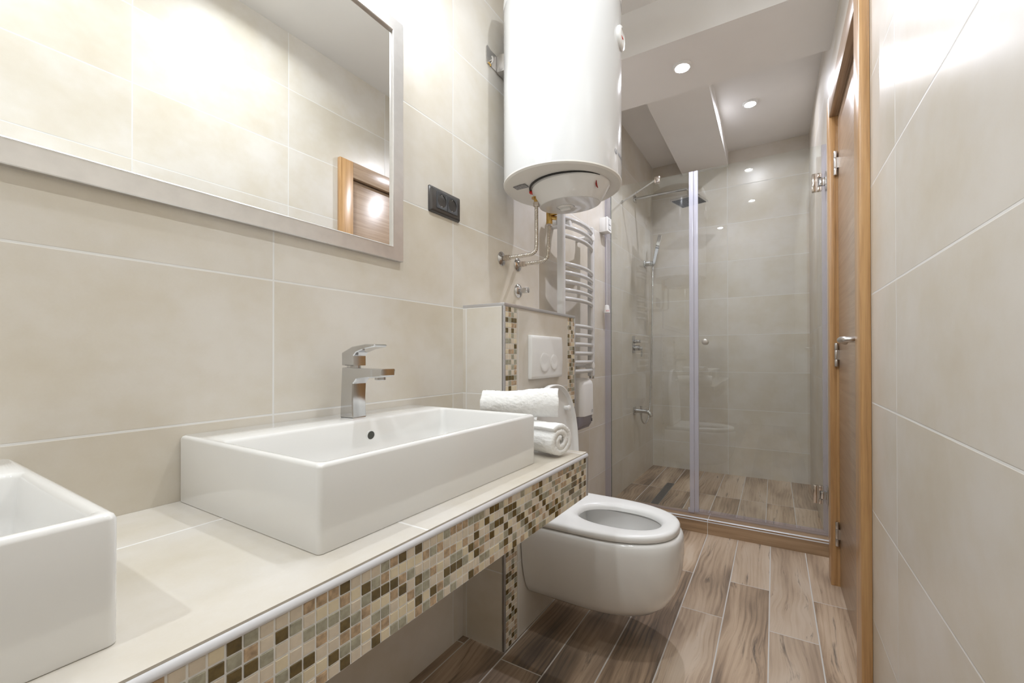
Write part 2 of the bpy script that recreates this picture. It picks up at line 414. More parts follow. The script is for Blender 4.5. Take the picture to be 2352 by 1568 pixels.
# boxed-in cistern wall
CN, CS0, CS1, CZ = .176, 1.197, 1.768, 1.176
cw = Thing('wall_boxed', (CN / 2, (CS0 + CS1) / 2, 0), kind='structure')
bm = B(); box(bm, (-.005, CS0, 0), (CN - .0005, CS1, CZ - .001))
def cuv(c, n):
    if abs(n.y) > .5: return (c.x - .62, c.z - .8655)
    if abs(n.z) > .5: return (c.x + .3, c.y)
    return (c.y - 1.29 + .0, c.z - .8655 - .003)
cw.part('boxing', bm, M and 'tile', uvf=cuv, auto=0)

def mosaic(bm, u0, v0, nu, nv, pu, pv, fn, seed, g=.0023, th=.0013, mats=5):
    """small bevelled tesserae; fn(u, v, d) -> point, d = height off the face; material slots 1..5 (0 = grout)"""
    rnd = random.Random(seed)
    for i in range(nu):
        prev = None
        for j in range(nv):
            while True:
                x = rnd.random(); k = 1 if x < .30 else 2 if x < .46 else 3 if x < .64 else 4 if x < .83 else 5
                if k != prev or rnd.random() < .3: break
            prev = k
            a0, a1 = u0 + i * pu + g / 2, u0 + (i + 1) * pu - g / 2
            b0, b1 = v0 + j * pv + g / 2, v0 + (j + 1) * pv - g / 2
            jit = lambda: rnd.uniform(-.0002, .0002)
            if k >= 4: t = th; e = .0003
            else: t = th - .0002 + jit(); e = .0005 + abs(jit())
            c = .00035
            o = [(a0 + c, b0), (a1 - c, b0), (a1, b0 + c), (a1, b1 - c), (a1 - c, b1), (a0 + c, b1), (a0, b1 - c), (a0, b0 + c)]
            m0 = ((a0 + a1) / 2, (b0 + b1) / 2)
            sh = lambda q: (q[0] + (m0[0] - q[0]) * e / (pu * .5), q[1] + (m0[1] - q[1]) * e / (pv * .5))
            rings = [[fn(u, v, 0) for u, v in o], [fn(u, v, t - e) for u, v in o], [fn(*sh(q), t) for q in o]]
            quad_strip(bm, rings, True, False, True, k, False)
MM = ['grout', 'm_beige', 'm_cream', 'm_tan', 'm_grey', 'm_olive']
for s0, sd in ((1.2065, 3), (1.6905, 11)):
    bm = B(); box(bm, (CN - .001, s0 - .0005, .002), (CN + .0006, s0 + .0712, CZ - .010))
    mosaic(bm, s0, .004, 4, 64, .0177, .01815, lambda u, v, d: Vector((CN + .0006 + d, u, v)), sd)
    cw.part('mosaic_strip', bm, MM, auto=0)
bm = B()
for s in (CS0, CS1 - .0085): box(bm, (CN - .0085, s, 0), (CN + .0028, s + .0085, CZ + .001), .001)
cw.part('vertical_edge_trim', bm, 'alu')
bm = B(); box(bm, (0, CS0 - .0003, CZ - .010), (CN + .003, CS0 + .0085, CZ + .0012), .001)
cw.part('top_edge_trim', bm, 'alu')
bm = B(); box(bm, (CN - .0085, CS0, CZ - .010), (CN + .0029, CS1, CZ + .0012), .001)
cw.part('top_edge_trim', bm, 'alu')

# ------------------------------------------------------------------ door in the right wall
dr = Thing('door_1', (.24, 1.92, 0), kind='structure', left=False)
FX = .2115; LX = .2435
bm = B()
box(bm, (FX, 1.507, 0), (xr(1.55), 1.592, 2.128), .003); dr.part('casing', bm, 'oak')
bm = B(); box(bm, (FX, 2.252, 0), (xr(2.3), 2.336, 2.128), .003); dr.part('casing', bm, 'oak')
bm = B(); box(bm, (FX, 1.5918, 2.036), (xr(1.9), 2.2522, 2.128), .003); dr.part('head_casing', bm, 'oak_leaf')
bm = B(); box(bm, (FX + .002, 1.562, 0), (LX + .10, 1.590, 2.06)); dr.part('jamb', bm, 'oak')
bm = B(); box(bm, (FX + .002, 2.2535, 0), (LX + .10, 2.283, 2.06)); dr.part('jamb', bm, 'oak')
bm = B(); box(bm, (FX + .002, 1.590, 2.0375), (LX + .10, 2.2535, 2.063)); dr.part('head_jamb', bm, 'oak_leaf')
bm = B(); box(bm, (LX, 1.5925, .006), (LX + .04, 2.2505, 2.033), .002); leaf = dr.part('door_leaf', bm, 'oak_leaf')
for z0, z1 in ((1.775, 1.879), (.949, 1.050), (.177, .280)):
    bm = B(); zc = .012
    for q0, q1 in ((z0, z0 + .03), (z0 + .031, z1 - .031), (z1 - .03, z1)): cyl(bm, (.2335, 2.2425, q0), (.2335, 2.2425, q1), .0072, 16, .001)
    box(bm, (.2335, 2.236, z0 + .03), (LX + .002, 2.2475, z1 - .03))
    dr.part('hinge', bm, 'satin', label='satin steel hinge')
bm = B()
cyl(bm, (LX, 1.690, 1.0475), (LX - .008, 1.690, 1.0475), .026, 32, .0015)
tube(bm, smooth_path([(LX - .004, 1.690, 1.0475), (LX - .032, 1.690, 1.0475), (LX - .047, 1.698, 1.0480), (LX - .051, 1.72, 1.0485), (LX - .050, 1.75, 1.048), (LX - .043, 1.775, 1.046), (LX - .032, 1.796, 1.042)], 8), .0098, 16)
dr.sub(leaf, 'lever_handle', bm, 'satin', label='satin steel lever handle')
bm = B(); cyl(bm, (LX, 1.690, .966), (LX - .010, 1.690, .966), .025, 32, .002); box(bm, (LX - .019, 1.686, .952), (LX - .009, 1.694, .980), .002)
dr.sub(leaf, 'lock_turn', bm, 'satin', label='satin steel bathroom lock')
# hallway side of the opening is closed by the leaf

# ================================================================== COUNTER
ZC, NC, SC1, SC0 = .7215, .503, 1.139, -.62
ct = Thing('counter', (.25, .3, .6), 'long beige tiled washbasin counter with a mosaic front edge along the left wall', 'counter')
bm = B(); box(bm, (.0005, SC0, .600), (NC, SC1, ZC))
ct.part('tiled_slab', bm, 'tile_top', auto=0, uvf=lambda c, n: (c.y - .5075, c.x - .169) if abs(n.z) > .5 else (c.y, c.z - .5))
bm = B(); box(bm, (NC - .001, SC0, .5985), (NC + .0006, SC1 - .001, .7105))
mosaic(bm, SC0 + .004, .5985, 110, 7, .01586, .01580, lambda u, v, d: Vector((NC + .0006 + d, u, v)), 21)
ct.part('mosaic_front', bm, MM, auto=0)
bm = B()
pr_ = [(NC - .0085, ZC), (NC - .0085, ZC - .006)] + [(NC + .0035, ZC - .0125)] + [(NC + .0042 - .0125 * (1 - math.cos(R(t))), ZC - .0115 + .0115 * math.sin(R(t))) for t in range(0, 91, 15)]
prism(bm, pr_, lambda u, v, t: Vector((u, t, v)), SC0, SC1 + .001, smooth=True)
ct.part('front_edge_trim', bm, 'alu_white', auto=50)
bm = B(); box(bm, (.0, SC1 - .008, ZC - .011), (NC - .006, SC1 + .0012, ZC), .001)
box(bm, (NC - .008, SC1 - .006, .599), (NC + .0034, SC1 + .0012, ZC - .009), .001)
ct.part('end_edge_trim', bm, 'alu')

# ------------------------------------------------------------------ basins
def basin(s0, label, sx=0.0):
    s1 = s0 + .590; n0, n1 = .0015, .4375; zt = .8465
    t = Thing('wash_basin', ((n0 + n1) / 2, (s0 + s1) / 2, ZC), label, 'basin', 'rectangular basins on the counter')
    rings = []
    rr = lambda i, z, r: rrect(n0 + i, n1 - i, s0 + i, s1 - i, r, z)
    rings.append(rr(.0012, ZC + .0001, .007)); rings.append(rr(.0003, ZC + .0008, .008)); rings.append(rr(.0, ZC + .002, .008))
    rings.append(rr(.0, zt - .006, .008)); rings.append(rr(.0015, zt - .002, .009)); rings.append(rr(.005, zt, .009))
    bi = (.135, .4235, s0 + .0135, s1 - .0135)       # inner opening
    ri = lambda i, z, r: rrect(bi[0] + i, bi[1] - i, bi[2] + i, bi[3] - i, r, z)
    rings += [ri(-.004, zt, .014), ri(-.0005, zt - .0018, .013), ri(.002, zt - .006, .013), ri(.006, zt - .05, .018), ri(.011, zt - .078, .026), ri(.022, zt - .090, .032), ri(.05, zt - .0955, .05), ri(.10, zt - .0975, .04)]
    bm = B(); quad_strip(bm, rings, True, True, True); bod = t.part('basin_body', bm, 'ceramic', auto=60)
    sm = (s0 + s1) / 2 + .028
    bm = B(); lathe(bm, (.1400, sm, .808), (1, 0, -.05), [(.0125, -.002), (.0125, .0012), (.0098, .0016), (.0096, -.001)], 28); lathe(bm, (.1408, sm, .808), (1, 0, -.05), [(.0097, -.001), (.0097, .0006)], 28, mat=1)
    t.part('overflow_hole', bm, ['ceramic', 'dark'], label='dark overflow hole')
    bm = B(); lathe(bm, (.30, (s0 + s1) / 2, zt - .0975), (0, 0, 1), [(.031, 0), (.031, .002), (.027, .004), (.010, .0055), (0.001, .006)], 32); t.part('drain_cap', bm, 'chrome')
    return t
basin(.3665, 'whole white rectangular washbasin standing beside the rolled towels')
basin(-.4265, 'white rectangular washbasin cut off by the left edge of the photo')

# faucet
fz = .8465; fs = .691
ft = Thing('faucet', (.073, fs, fz), 'chrome single lever faucet on the back ledge of the whole basin', 'faucet')
bm = B(); hw = .0195
side = [(.050, fz), (.0525, fz + .06), (.0575, fz + .122), (.1995, fz + .1195), (.1995, fz + .105), (.1925, fz + .1005), (.150, fz + .0985), (.110, fz + .094), (.0985, fz + .083), (.0965, fz + .05), (.0975, fz + .01), (.098, fz)]
def side_prism(bm, pts, h0, bev):
    rings = []
    for ss, k in ((fs - h0, bev), (fs - h0 + bev, 0), (fs + h0 - bev, 0), (fs + h0, bev)):
        cx = sum(p[0] for p in pts) / len(pts); cz = sum(p[1] for p in pts) / len(pts)
        rg = []
        for i, p in enumerate(pts):
            q0, q1 = pts[i - 1], pts[(i + 1) % len(pts)]
            tx, tz = q1[0] - q0[0], q1[1] - q0[1]; L = math.hypot(tx, tz) or 1
            rg.append(Vector((p[0] - tz / L * k * -1 if False else p[0] + (-tz / L) * -k * (1 if True else 0), ss, p[1] + (tx / L) * -k)))
        rings.append(rg)
    quad_strip(bm, rings, True, True, True, 0, False)
side_prism(bm, side, hw, .0022); ft.part('faucet_body', bm, 'chrome', auto=25)
bm = B(); lathe(bm, (.172, fs, fz + .1000), (0, 0, -1), [(.0125, 0), (.0125, .006), (.010, .0075), (.004, .0075)], 24); ft.part('aerator', bm, 'chrome')
bm = B(); cyl(bm, (.0765, fs, fz + .1205), (.0765, fs, fz + .1275), .0165, 24); ft.part('cartridge_collar', bm, 'chrome')
bm = B()
lev = [(.056, fz + .1265), (.0545, fz + .131), (.0545, fz + .158), (.092, fz + .172), (.140, fz + .1775), (.172, fz + .1770), (.175, fz + .1745), (.170, fz + .1705), (.135, fz + .166), (.108, fz + .1585), (.0985, fz + .150), (.0985, fz + .1265)]
side_prism(bm, lev, .0185, .0020); ft.part('lever', bm, 'chrome', auto=25)

# ------------------------------------------------------------------ mirror
mt = Thing('mirror', (0, .22, 1.272), 'big rectangular wall mirror in a brushed silver frame above the basins', 'mirror')
ms0, ms1, mz0, mz1, fw = -.48, .9075, 1.2755, 1.984, .0405
bm = B(); box(bm, (.002, ms0 + fw - .004, mz0 + fw - .004), (.0062, ms1 - fw + .004, mz1 - fw + .004)); mt.part('mirror_glass', bm, 'mirror', auto=0)
def fprof(n_out=.0, n_f=.0255): return [(0, 0), (.0, .0125), (.0015, .0142), (fw - .006, .0135), (fw - .002, .0142), (fw, .0130), (fw, .0055), (fw, 0)]
def frame_bar(p_out0, p_out1, inward):
    """mitred bar; outer edge runs from p_out0 to p_out1 in (s, z); inward = unit dirs of the mitre at both ends"""
    bm = B(); rings = []
    for (s, z), (ds, dz) in ((p_out0, inward[0]), (p_out1, inward[1])):
        rings.append([Vector((n, s + ds * d, z + dz * d)) for d, n in fprof()])
    quad_strip(bm, rings, True, True, True, 0, False); return bm
for p0, p1, i0, i1 in (((ms0, mz0), (ms1, mz0), (1, 1), (-1, 1)), ((ms1, mz0), (ms1, mz1), (-1, 1), (-1, -1)), ((ms1, mz1), (ms0, mz1), (-1, -1), (1, -1)), ((ms0, mz1), (ms0, mz0), (1, -1), (1, 1))):
    mt.part('frame_bar', frame_bar(p0, p1, (i0, i1)), 'frame', auto=20)

# ------------------------------------------------------------------ socket
so = Thing('wall_socket', (0, 1.098, 1.509), 'charcoal double power socket on the tiles right of the mirror', 'socket')
bm = B(); s0, s1, z0, z1 = 1.0235, 1.1735, 1.4665, 1.5515
rings = []
for i, n in ((0, 0), (0, .004), (.0035, .0095), (.008, .0115)):
    rings.append([Vector((n, p.x, p.y)) for p in rrect(s0 + i, s1 - i, z0 + i, z1 - i, .004, 0, 4)])
quad_strip(bm, rings, True, True, True); so.part('cover_plate', bm, 'charcoal')
for k, sc in enumerate((1.0755, 1.1275)):
    bm = B(); w = .0248; zc = 1.5105; N = 32
    ordr = lambda v: math.atan2(v.z - zc, v.y - sc)
    sq = []
    for k_ in range(48):
        t_ = 2 * PI * (k_ + .5) / 48; q_ = 1 / max(abs(math.cos(t_)) / w, abs(math.sin(t_)) / .0275); sq.append(Vector((.0135, sc + q_ * math.cos(t_), zc + q_ * math.sin(t_))))
    circ = lambda r, nn: [Vector((nn, sc + r * math.cos(ordr(v)), zc + r * math.sin(ordr(v)))) for v in sq]
    sqb = [Vector((.010, v.y, v.z)) for v in sq]
    quad_strip(bm, [sqb, sq, circ(.0215, .0137), circ(.0207, .0132)], True, False, False)
    quad_strip(bm, [circ(.0207, .0132), circ(.0196, .0015)], True, False, True, 1)
    ins = so.part('socket_insert', bm, ['charcoal_mid', 'black'])
    bm = B()
    for dy in (-.0095, .0095): cyl(bm, (.0010, sc + dy, zc), (.0019, sc + dy, zc), .0027, 12, mat=1)
    for dz in (-.0185, .0185): box(bm, (.001, sc - .003, zc + dz - .0014), (.0125, sc + .003, zc + dz + .0014), .0005)
    so.sub(ins, 'earth_contacts', bm, ['chrome', 'black'])

# ================================================================== WATER HEATER
HN, HS, HR, HZ0, HZ1 = .2535, 1.486, .2255, 1.640, 2.405
hc = lambda n, s, z: Vector((n, s, z))
ht = Thing('water_heater', (HN, HS, HZ0), 'white cylindrical electric water heater hung above the toilet', 'water heater')
bm = B(); lathe(bm, (HN, HS, 0), (0, 0, 1), [(HR - .0008, HZ0 + .0095), (HR, HZ0 + .0105), (HR, HZ1 - .10), (HR - .0015, HZ1 - .098)], 96); ht.part('tank', bm, 'enamel')
bm = B(); lathe(bm, (HN, HS, 0), (0, 0, 1), [(HR + .0006, HZ1 - .104), (HR + .0008, HZ1 - .07), (HR - .012, HZ1 - .03), (HR - .045, HZ1 - .008), (.08, HZ1), (.001, HZ1)], 96, cap0=False); ht.part('top_cap', bm, 'plastic')
bm = B(); lathe(bm, (HN, HS, 0), (0, 0, 1), [(.001, HZ0 + .004), (.165, HZ0 + .004), (HR - .020, HZ0), (HR - .006, HZ0 + .002), (HR + .0002, HZ0 + .0065), (HR + .0004, HZ0 + .0115)], 96, cap0=False, cap1=False); bc = ht.part('bottom_cap', bm, 'cream', auto=25)
# thermostat cover: tilted dish under the tank
bm = B(); rings = []; N = 56
def ell(cn, cs, z0, tn, ts, rn, rs):
    return [Vector((cn + rn * math.cos(2 * PI * k / N), cs + rs * math.sin(2 * PI * k / N), z0 + tn * math.cos(2 * PI * k / N) + ts * math.sin(2 * PI * k / N))) for k in range(N)]
cn, cs = HN + .030, HS + .002
for rn, rs, z, tn, ts, dn, dsy in ((.152, .135, HZ0 + .008, 0, 0, .004, 0), (.152, .135, HZ0 - .004, .002, .002, .004, 0), (.150, .132, HZ0 - .011, .001, .002, .004, .001), (.136, .113, HZ0 - .038, 0, .002, -.002, .008), (.122, .097, HZ0 - .060, 0, .002, -.006, .0135), (.1205, .0955, HZ0 - .0612, 0, .002, -.006, .0138)):
    rings.append(ell(cn + dn, cs + dsy, z, tn, ts, rn, rs))
quad_strip(bm, rings, True, True, True); cov = ht.part('thermostat_cover', bm, 'gloss', auto=25)
bm = B(); quad_strip(bm, [ell(cn - .006, cs + .0138, HZ0 - .0606, 0, .002, .119, .094), ell(cn - .006, cs + .0138, HZ0 - .0626, 0, .002, .118, .093), ell(cn - .008, cs + .0145, HZ0 - .0618, 0, .002, .085, .066), ell(cn - .009, cs + .015, HZ0 - .0622, 0, .001, .05, .04)], True, True, True)
ht.sub(cov, 'cover_face', bm, 'gloss_shaded', auto=60)
bm = B(); rings = []
for rn, z in ((.1545, HZ0 + .003), (.1545, HZ0 - .0004), (.1475, HZ0 - .0004), (.1475, HZ0 + .003)): rings.append(ell(cn - .0015, cs - .006, z, 0, 0, rn, rn - .017))
quad_strip(bm, rings + [rings[0]], True); ht.part('shadow_gap_ring', bm, 'black', label='black ring for the shade in the gap around the thermostat cover')  # solid black ring paints the shade of the recess
kn, ks, kz = cn - .026, cs + .020, HZ0 - .0625
bm = B(); lathe(bm, (kn, ks, kz + .003), (0, .07, -1), [(.030, 0), (.030, .003), (.027, .005), (.005, .005)], 40); kb = ht.part('temperature_knob', bm, 'plastic')
bm = B(); box(bm, (kn - .022, ks - .0065, kz - .012), (kn + .022, ks + .0065, kz - .001), .004); ht.sub(kb, 'knob_grip', bm, 'plastic')
bm = B()
for k in range(22):
    t = R(150 + k * 11); p = Vector((kn + .0345 * math.cos(t), ks + .0345 * math.sin(t), kz - .0006 + .0012)); box(bm, p - Vector((.0011, .0011, .001)), p + Vector((.0011, .0011, .0005)))
ht.sub(kb, 'scale_marks', bm, 'greyprint')
bm = B(); tube(bm, [Vector((cn + .1535 * math.cos(R(t)) * k, cs + .137 * math.sin(R(t)) * k, HZ0 - z)) for t, k, z in ((-27, .985, .020), (-25, .945, .028), (-22, .915, .034), (-18, .895, .038))], lambda f: .0012 + .0020 * math.sin(PI * f), 8); ht.part('indicator_light', bm, 'darkred', label='red indicator light')
bm = B(); lathe(bm, (cn - .143, cs - .040, HZ0 + .002), (0, 0, -1), [(.011, 0), (.011, .006), (.008, .009)], 20); ht.part('warning_tag', bm, 'red', label='red warning tag')
bm = B(); box(bm, (HN - .152, HS - .115, HZ0 - .0006), (HN - .100, HS - .085, HZ0 + .003)); ht.part('rating_label', bm, 'label', label='grey printed rating label')
# gauge, bracket, lettering
gz = 2.155
bm = B()
def on_tank(t, z, d=0.0): return Vector((HN + (HR + d) * math.cos(t), HS + (HR + d) * math.sin(t), z))
gt = R(6)
gdir = Vector((math.cos(gt), math.sin(gt), 0))
lathe(bm, on_tank(gt, gz, -.004), gdir, [(.041, 0), (.041, .010), (.037, .0145), (.031, .016), (.030, .0135), (.004, .013)], 40); gg = ht.part('temperature_gauge', bm, 'plastic')
bm = B(); box(bm, on_tank(gt, gz - .003, .0095) - Vector((.0005, .018, 0)), on_tank(gt, gz + .001, .0103) + Vector((.0005, .006, 0))); ht.sub(gg, 'gauge_needle', bm, 'red')
bm = B()
bo = [(1.334, 2.140), (1.334, 2.195), (1.339, 2.203), (1.346, 2.204), (1.358, 2.196), (1.60, 2.196), (1.63, 2.203), (1.638, 2.195), (1.638, 2.140), (1.632, 2.134), (1.340, 2.134)]
prism(bm, bo, lambda u, v, t: Vector((t, u, v)), 0, .004)
cyl(bm, (.002, 1.358, 2.150), (.016, 1.358, 2.150), .004, 12); tube(bm, smooth_path([(.013, 1.358, 2.166), (.017, 1.358, 2.158), (.016, 1.358, 2.146), (.010, 1.357, 2.138), (.004, 1.356, 2.137)], 5), .0032, 10)
br = ht.part('wall_bracket', bm, 'satin', label='pale steel wall bracket')
bm = B(); tube(bm, smooth_path([(.004, 1.349, 2.140), (.009, 1.351, 2.132), (.011, 1.353, 2.125)], 4), .0035, 8); ht.sub(br, 'hook_bolt', bm, 'brass')
bm = B(); box(bm, (.004, 1.40, 2.128), (.05, 1.572, 2.196), .002); ht.sub(br, 'spacer_plate', bm, 'satin')
tm = text_mesh('ARISTON', .020)
bm = B(); bm.from_mesh(tm); t0 = R(-1.5)
for v in bm.verts:
    t = t0 + v.co.x * 1.12 / HR; z = 1.716 + v.co.y; v.co = on_tank(t, z, .0002 + max(0, v.co.z))
ht.part('lettering', bm, 'greyprint', auto=0)
bm = B()
for rr_, wz in ((.0085, .0014),):
    for k in range(20):
        t = 2 * PI * k / 20
        if 1.0 < t < 2.0: continue
        p = on_tank(t0 + (-.016 + rr_ * math.cos(t)) / HR, 1.7235 + rr_ * math.sin(t), .0002); box(bm, p - Vector((.0005, wz, wz)), p + Vector((.0005, wz, wz)))
p = on_tank(t0 - .016 / HR, 1.7225, .0002); box(bm, p - Vector((.0005, .003, .004)), p + Vector((.0005, .003, .003)))
ht.part('logo', bm, 'greyprint', auto=0)

# hoses -------------------------------------------------------------
def rosette(bm, s, z, r=.0285):
    lathe(bm, (0, s, z), (1, 0, 0), [(r, 0), (r, .002), (r * .9, .0045), (r * .5, .008), (.013, .009)], 40)
def hose(sname, label, s, z, pts, brass_len, group):
    t = Thing('water_hose', (0, s, z), label, 'hose', group)
    bm = B(); rosette(bm, s, z); t.part('wall_rosette', bm, 'chrome')
    bm = B()
    for n0, n1, rr_ in ((.008, .018, .0105), (.018, .030, .0125), (.030, .043, .0115)): lathe(bm, (n0, s, z), (1, 0, 0), [(rr_ - .001, 0), (rr_, .001), (rr_, n1 - n0 - .001), (rr_ - .001, n1 - n0)], 6, smooth=False)
    t.part('hex_nut', bm, 'nickel', auto=20)
    path = resample(smooth_path(pts, 24), .00135)
    bm = B(); cnt = [0]
    n = len(path)
    tube(bm, path, lambda f: .0072 + .0010 * math.sin(2 * PI * (f * (n - 1)) / 4.0), 14); t.part('corrugated_hose', bm, 'hose', auto=0)
    e = Vector(pts[-1]); bm = B()
    lathe(bm, e - Vector((0, 0, .010)), (0, 0, 1), [(.0115, 0), (.0125, .001), (.0125, .016), (.0115, .017)], 6, smooth=False); t.part('hex_nut', bm, 'nickel', auto=20)
    return t, e
t, e = hose('a', 'corrugated steel hose rising to the left heater connection', 1.441, 1.393, [(.040, 1.441, 1.393), (.07, 1.441, 1.393), (.11, 1.441, 1.3935), (.136, 1.441, 1.394), (.152, 1.441, 1.3985), (.1615, 1.4405, 1.408), (.165, 1.440, 1.425), (.1655, 1.440, 1.46), (.165, 1.440, 1.52), (.165, 1.440, 1.585)], .05, 'heater hoses')
bm = B(); cyl(bm, e, (e.x, e.y, HZ0 - .0006), .0095, 20); lathe(bm, (e.x, e.y, HZ0 - .030), (0, 0, -1), [(.019, 0), (.019, .003), (.010, .004)], 24); t.part('brass_connector', bm, 'brass', label='brass connector')
t, e = hose('b', 'corrugated steel hose rising to the brass safety valve', 1.5636, 1.3908, [(.040, 1.5636, 1.3908), (.07, 1.5636, 1.3908), (.10, 1.5636, 1.391), (.122, 1.5636, 1.3925), (.137, 1.564, 1.398), (.1455, 1.5645, 1.409), (.148, 1.565, 1.427), (.1485, 1.567, 1.46), (.149, 1.571, 1.51), (.150, 1.574, 1.545)], .05, 'heater hoses')
bm = B(); cyl(bm, e, (e.x, e.y, HZ0 - .0006), .013, 20, .001); cyl(bm, (e.x, e.y, e.z + .028), (e.x + .030, e.y + .010, e.z + .024), .0085, 16, .001); box(bm, (e.x + .004, e.y - .009, e.z + .034), (e.x + .034, e.y + .009, e.z + .044), .003)
t.part('safety_valve', bm, 'brass', label='brass safety valve')

sv = Thing('stop_valve', (0, 1.567, 1.278), 'chrome stop valve on the wall below the two hoses', 'valve')
bm = B(); lathe(bm, (0, 1.567, 1.278), (1, 0, 0), [(.030, 0), (.030, .0025), (.0275, .006), (.019, .010), (.012, .0135)], 40, sy=1.0); sv.part('wall_rosette', bm, 'chrome')
bm = B(); cyl(bm, (.012, 1.567, 1.278), (.026, 1.567, 1.278), .008, 20); cyl(bm, (.026, 1.567, 1.278), (.052, 1.567, 1.278), .0125, 24, .0015); sv.part('valve_handle', bm, 'chrome')

# ================================================================== TOILET
TS = 1.490
to = Thing('toilet', (CN + .25, TS, .11), 'white wall hung toilet with its lid raised against the boxed wall', 'toilet')
def dring(nb, nf, w, z, k=14, sq=2.35, cz=None, nstr=None, shift=0.0):
    """D outline: straight back at nb, superelliptic front to nf, half width w"""
    out = []; nm = nb + (nf - nb) * (.42 if nstr is None else nstr)
    for i in range(2 * k + 1):
        t = -PI / 2 + PI * i / (2 * k); c, s_ = math.cos(t), math.sin(t)
        out.append(Vector((nm + (nf - nm) * abs(c) ** (2 / sq), TS + shift + w * (abs(s_) ** (2 / sq)) * (1 if s_ >= 0 else -1), z)))
    m = 5
    for i in range(1, m): out.append(Vector((nm + (nb - nm) * i / m, TS + shift + w, z)))
    rb = .02
    out += [Vector((nb, TS + shift + w * (1 - 2 * i / 8), z)) for i in range(9)]
    for i in range(1, m): out.append(Vector((nb + (nm - nb) * i / m, TS + shift - w, z)))
    return out
nb = CN + .0035
bm = B(); rings = []
for z, w, nf, st in ((.113, .07, .47, .35), (.1165, .098, .535, .38), (.124, .118, .580, .4), (.140, .138, .622, .42), (.170, .157, .655, .42), (.21, .171, .676, .42), (.26, .1815, .690, .42), (.32, .1875, .6965, .42), (.365, .1885, .6975, .42), (.385, .1865, .6955, .42), (.3935, .1825, .6915, .42), (.397, .176, .685, .42)): rings.append(dring(nb, nf, w, z, nstr=st))
hole = [(.300, .635, .118, .397), (.306, .628, .110, .392), (.300, .634, .116, .36), (.315, .615, .104, .30), (.36, .57, .075, .245), (.40, .52, .05, .225)]
rings2 = [dring(a0, b0, w, z, nstr=.5) for a0, b0, w, z in hole]
for q in rings2:       # hole back rounded too
    for v in q: pass
quad_strip(bm, rings + rings2, True, True, True); to.part('bowl', bm, 'ceramic', auto=50)
def oval(nc, ln, w, z, ref):
    out = []
    for v in ref:
        t = math.atan2((v.y - TS) / .18, (v.x - .43) / .25)
        c, s_ = math.cos(t), math.sin(t); sq = 2.3
        out.append(Vector((nc + ln * abs(c) ** (2 / sq) * (1 if c >= 0 else -1), TS + w * abs(s_) ** (2 / sq) * (1 if s_ >= 0 else -1), z)))
    return out
ref = dring(nb + .012, .680, .182, 0)
so_ = lambda i, z: dring(nb + .012 + i, .684 - i, .183 - i, z)
bm = B()
rings = [so_(.010, .4005), so_(.002, .4015), so_(.0, .405), so_(.0, .4165), so_(.003, .4215), so_(.010, .4245), so_(.020, .4255), oval(.475, .178, .128, .4255, ref), oval(.475, .166, .116, .4245, ref), oval(.475, .157, .107, .4205, ref), oval(.475, .150, .100, .412, ref), oval(.475, .149, .099, .4015, ref), oval(.475, .154, .104, .4005, ref)]
quad_strip(bm, rings + [rings[0]], True); to.part('seat', bm, 'plastic', auto=50)
for n, dy in ((.63, .10), (.63, -.10), (.33, .155), (.33, -.155)):
    bm = B(); lathe(bm, (n, TS + dy, .3965), (0, 0, 1), [(.008, 0), (.008, .005)], 14); to.part('seat_buffer', bm, 'plastic')
# raised lid: leaning back, inner face towards the room
bm = B()
LZ0, LZ1 = .430, .884
def lid_ring(i, off):
    out = []; h = LZ1 - LZ0 - i
    k = 16; zm = .215; sq = 2.25; w = .184 - i
    for q in range(2 * k + 1):
        t = -PI / 2 + PI * q / (2 * k); c, s_ = math.cos(t), math.sin(t)
        zz = zm + (h - zm) * abs(c) ** (2 / sq); yy = w * abs(s_) ** (2 / sq) * (1 if s_ >= 0 else -1)
        out.append((yy, zz))
    out += [(w, zm * .66), (w, zm * .33)] + [(w * (1 - 2 * j / 6), 0 + i) for j in range(7)] + [(-w, zm * .33), (-w, zm * .66)]
    return [Vector((.2285 - .024 * (zz / .45) + off, TS + yy, LZ0 + zz)) for yy, zz in out]
rings = [lid_ring(.012, -.0075), lid_ring(.004, -.006), lid_ring(.0, -.001), lid_ring(.0, .017), lid_ring(.0015, .0185), lid_ring(.005, .0185), lid_ring(.007, .0165), lid_ring(.012, .004), lid_ring(.024, .0)]
quad_strip(bm, rings, True, True, True); lid = to.part('lid', bm, 'plastic', auto=50)
for dy, zz in ((.105, .782), (-.105, .782)):
    bm = B(); lathe(bm, (.2285 - .024 * ((zz - LZ0) / .45) - .001, TS + dy, zz), (1, 0, .05), [(.0095, 0), (.0095, .016), (.0115, .018), (.0115, .024), (.006, .026)], 18)
    to.sub(lid, 'lid_bumper', bm, 'plastic')
for dy in (-.075, .075):
    bm = B(); cyl(bm, (.212, TS + dy - .018, .424), (.212, TS + dy + .018, .424), .011, 18, .002)
    to.part('hinge_barrel', bm, 'chrome')

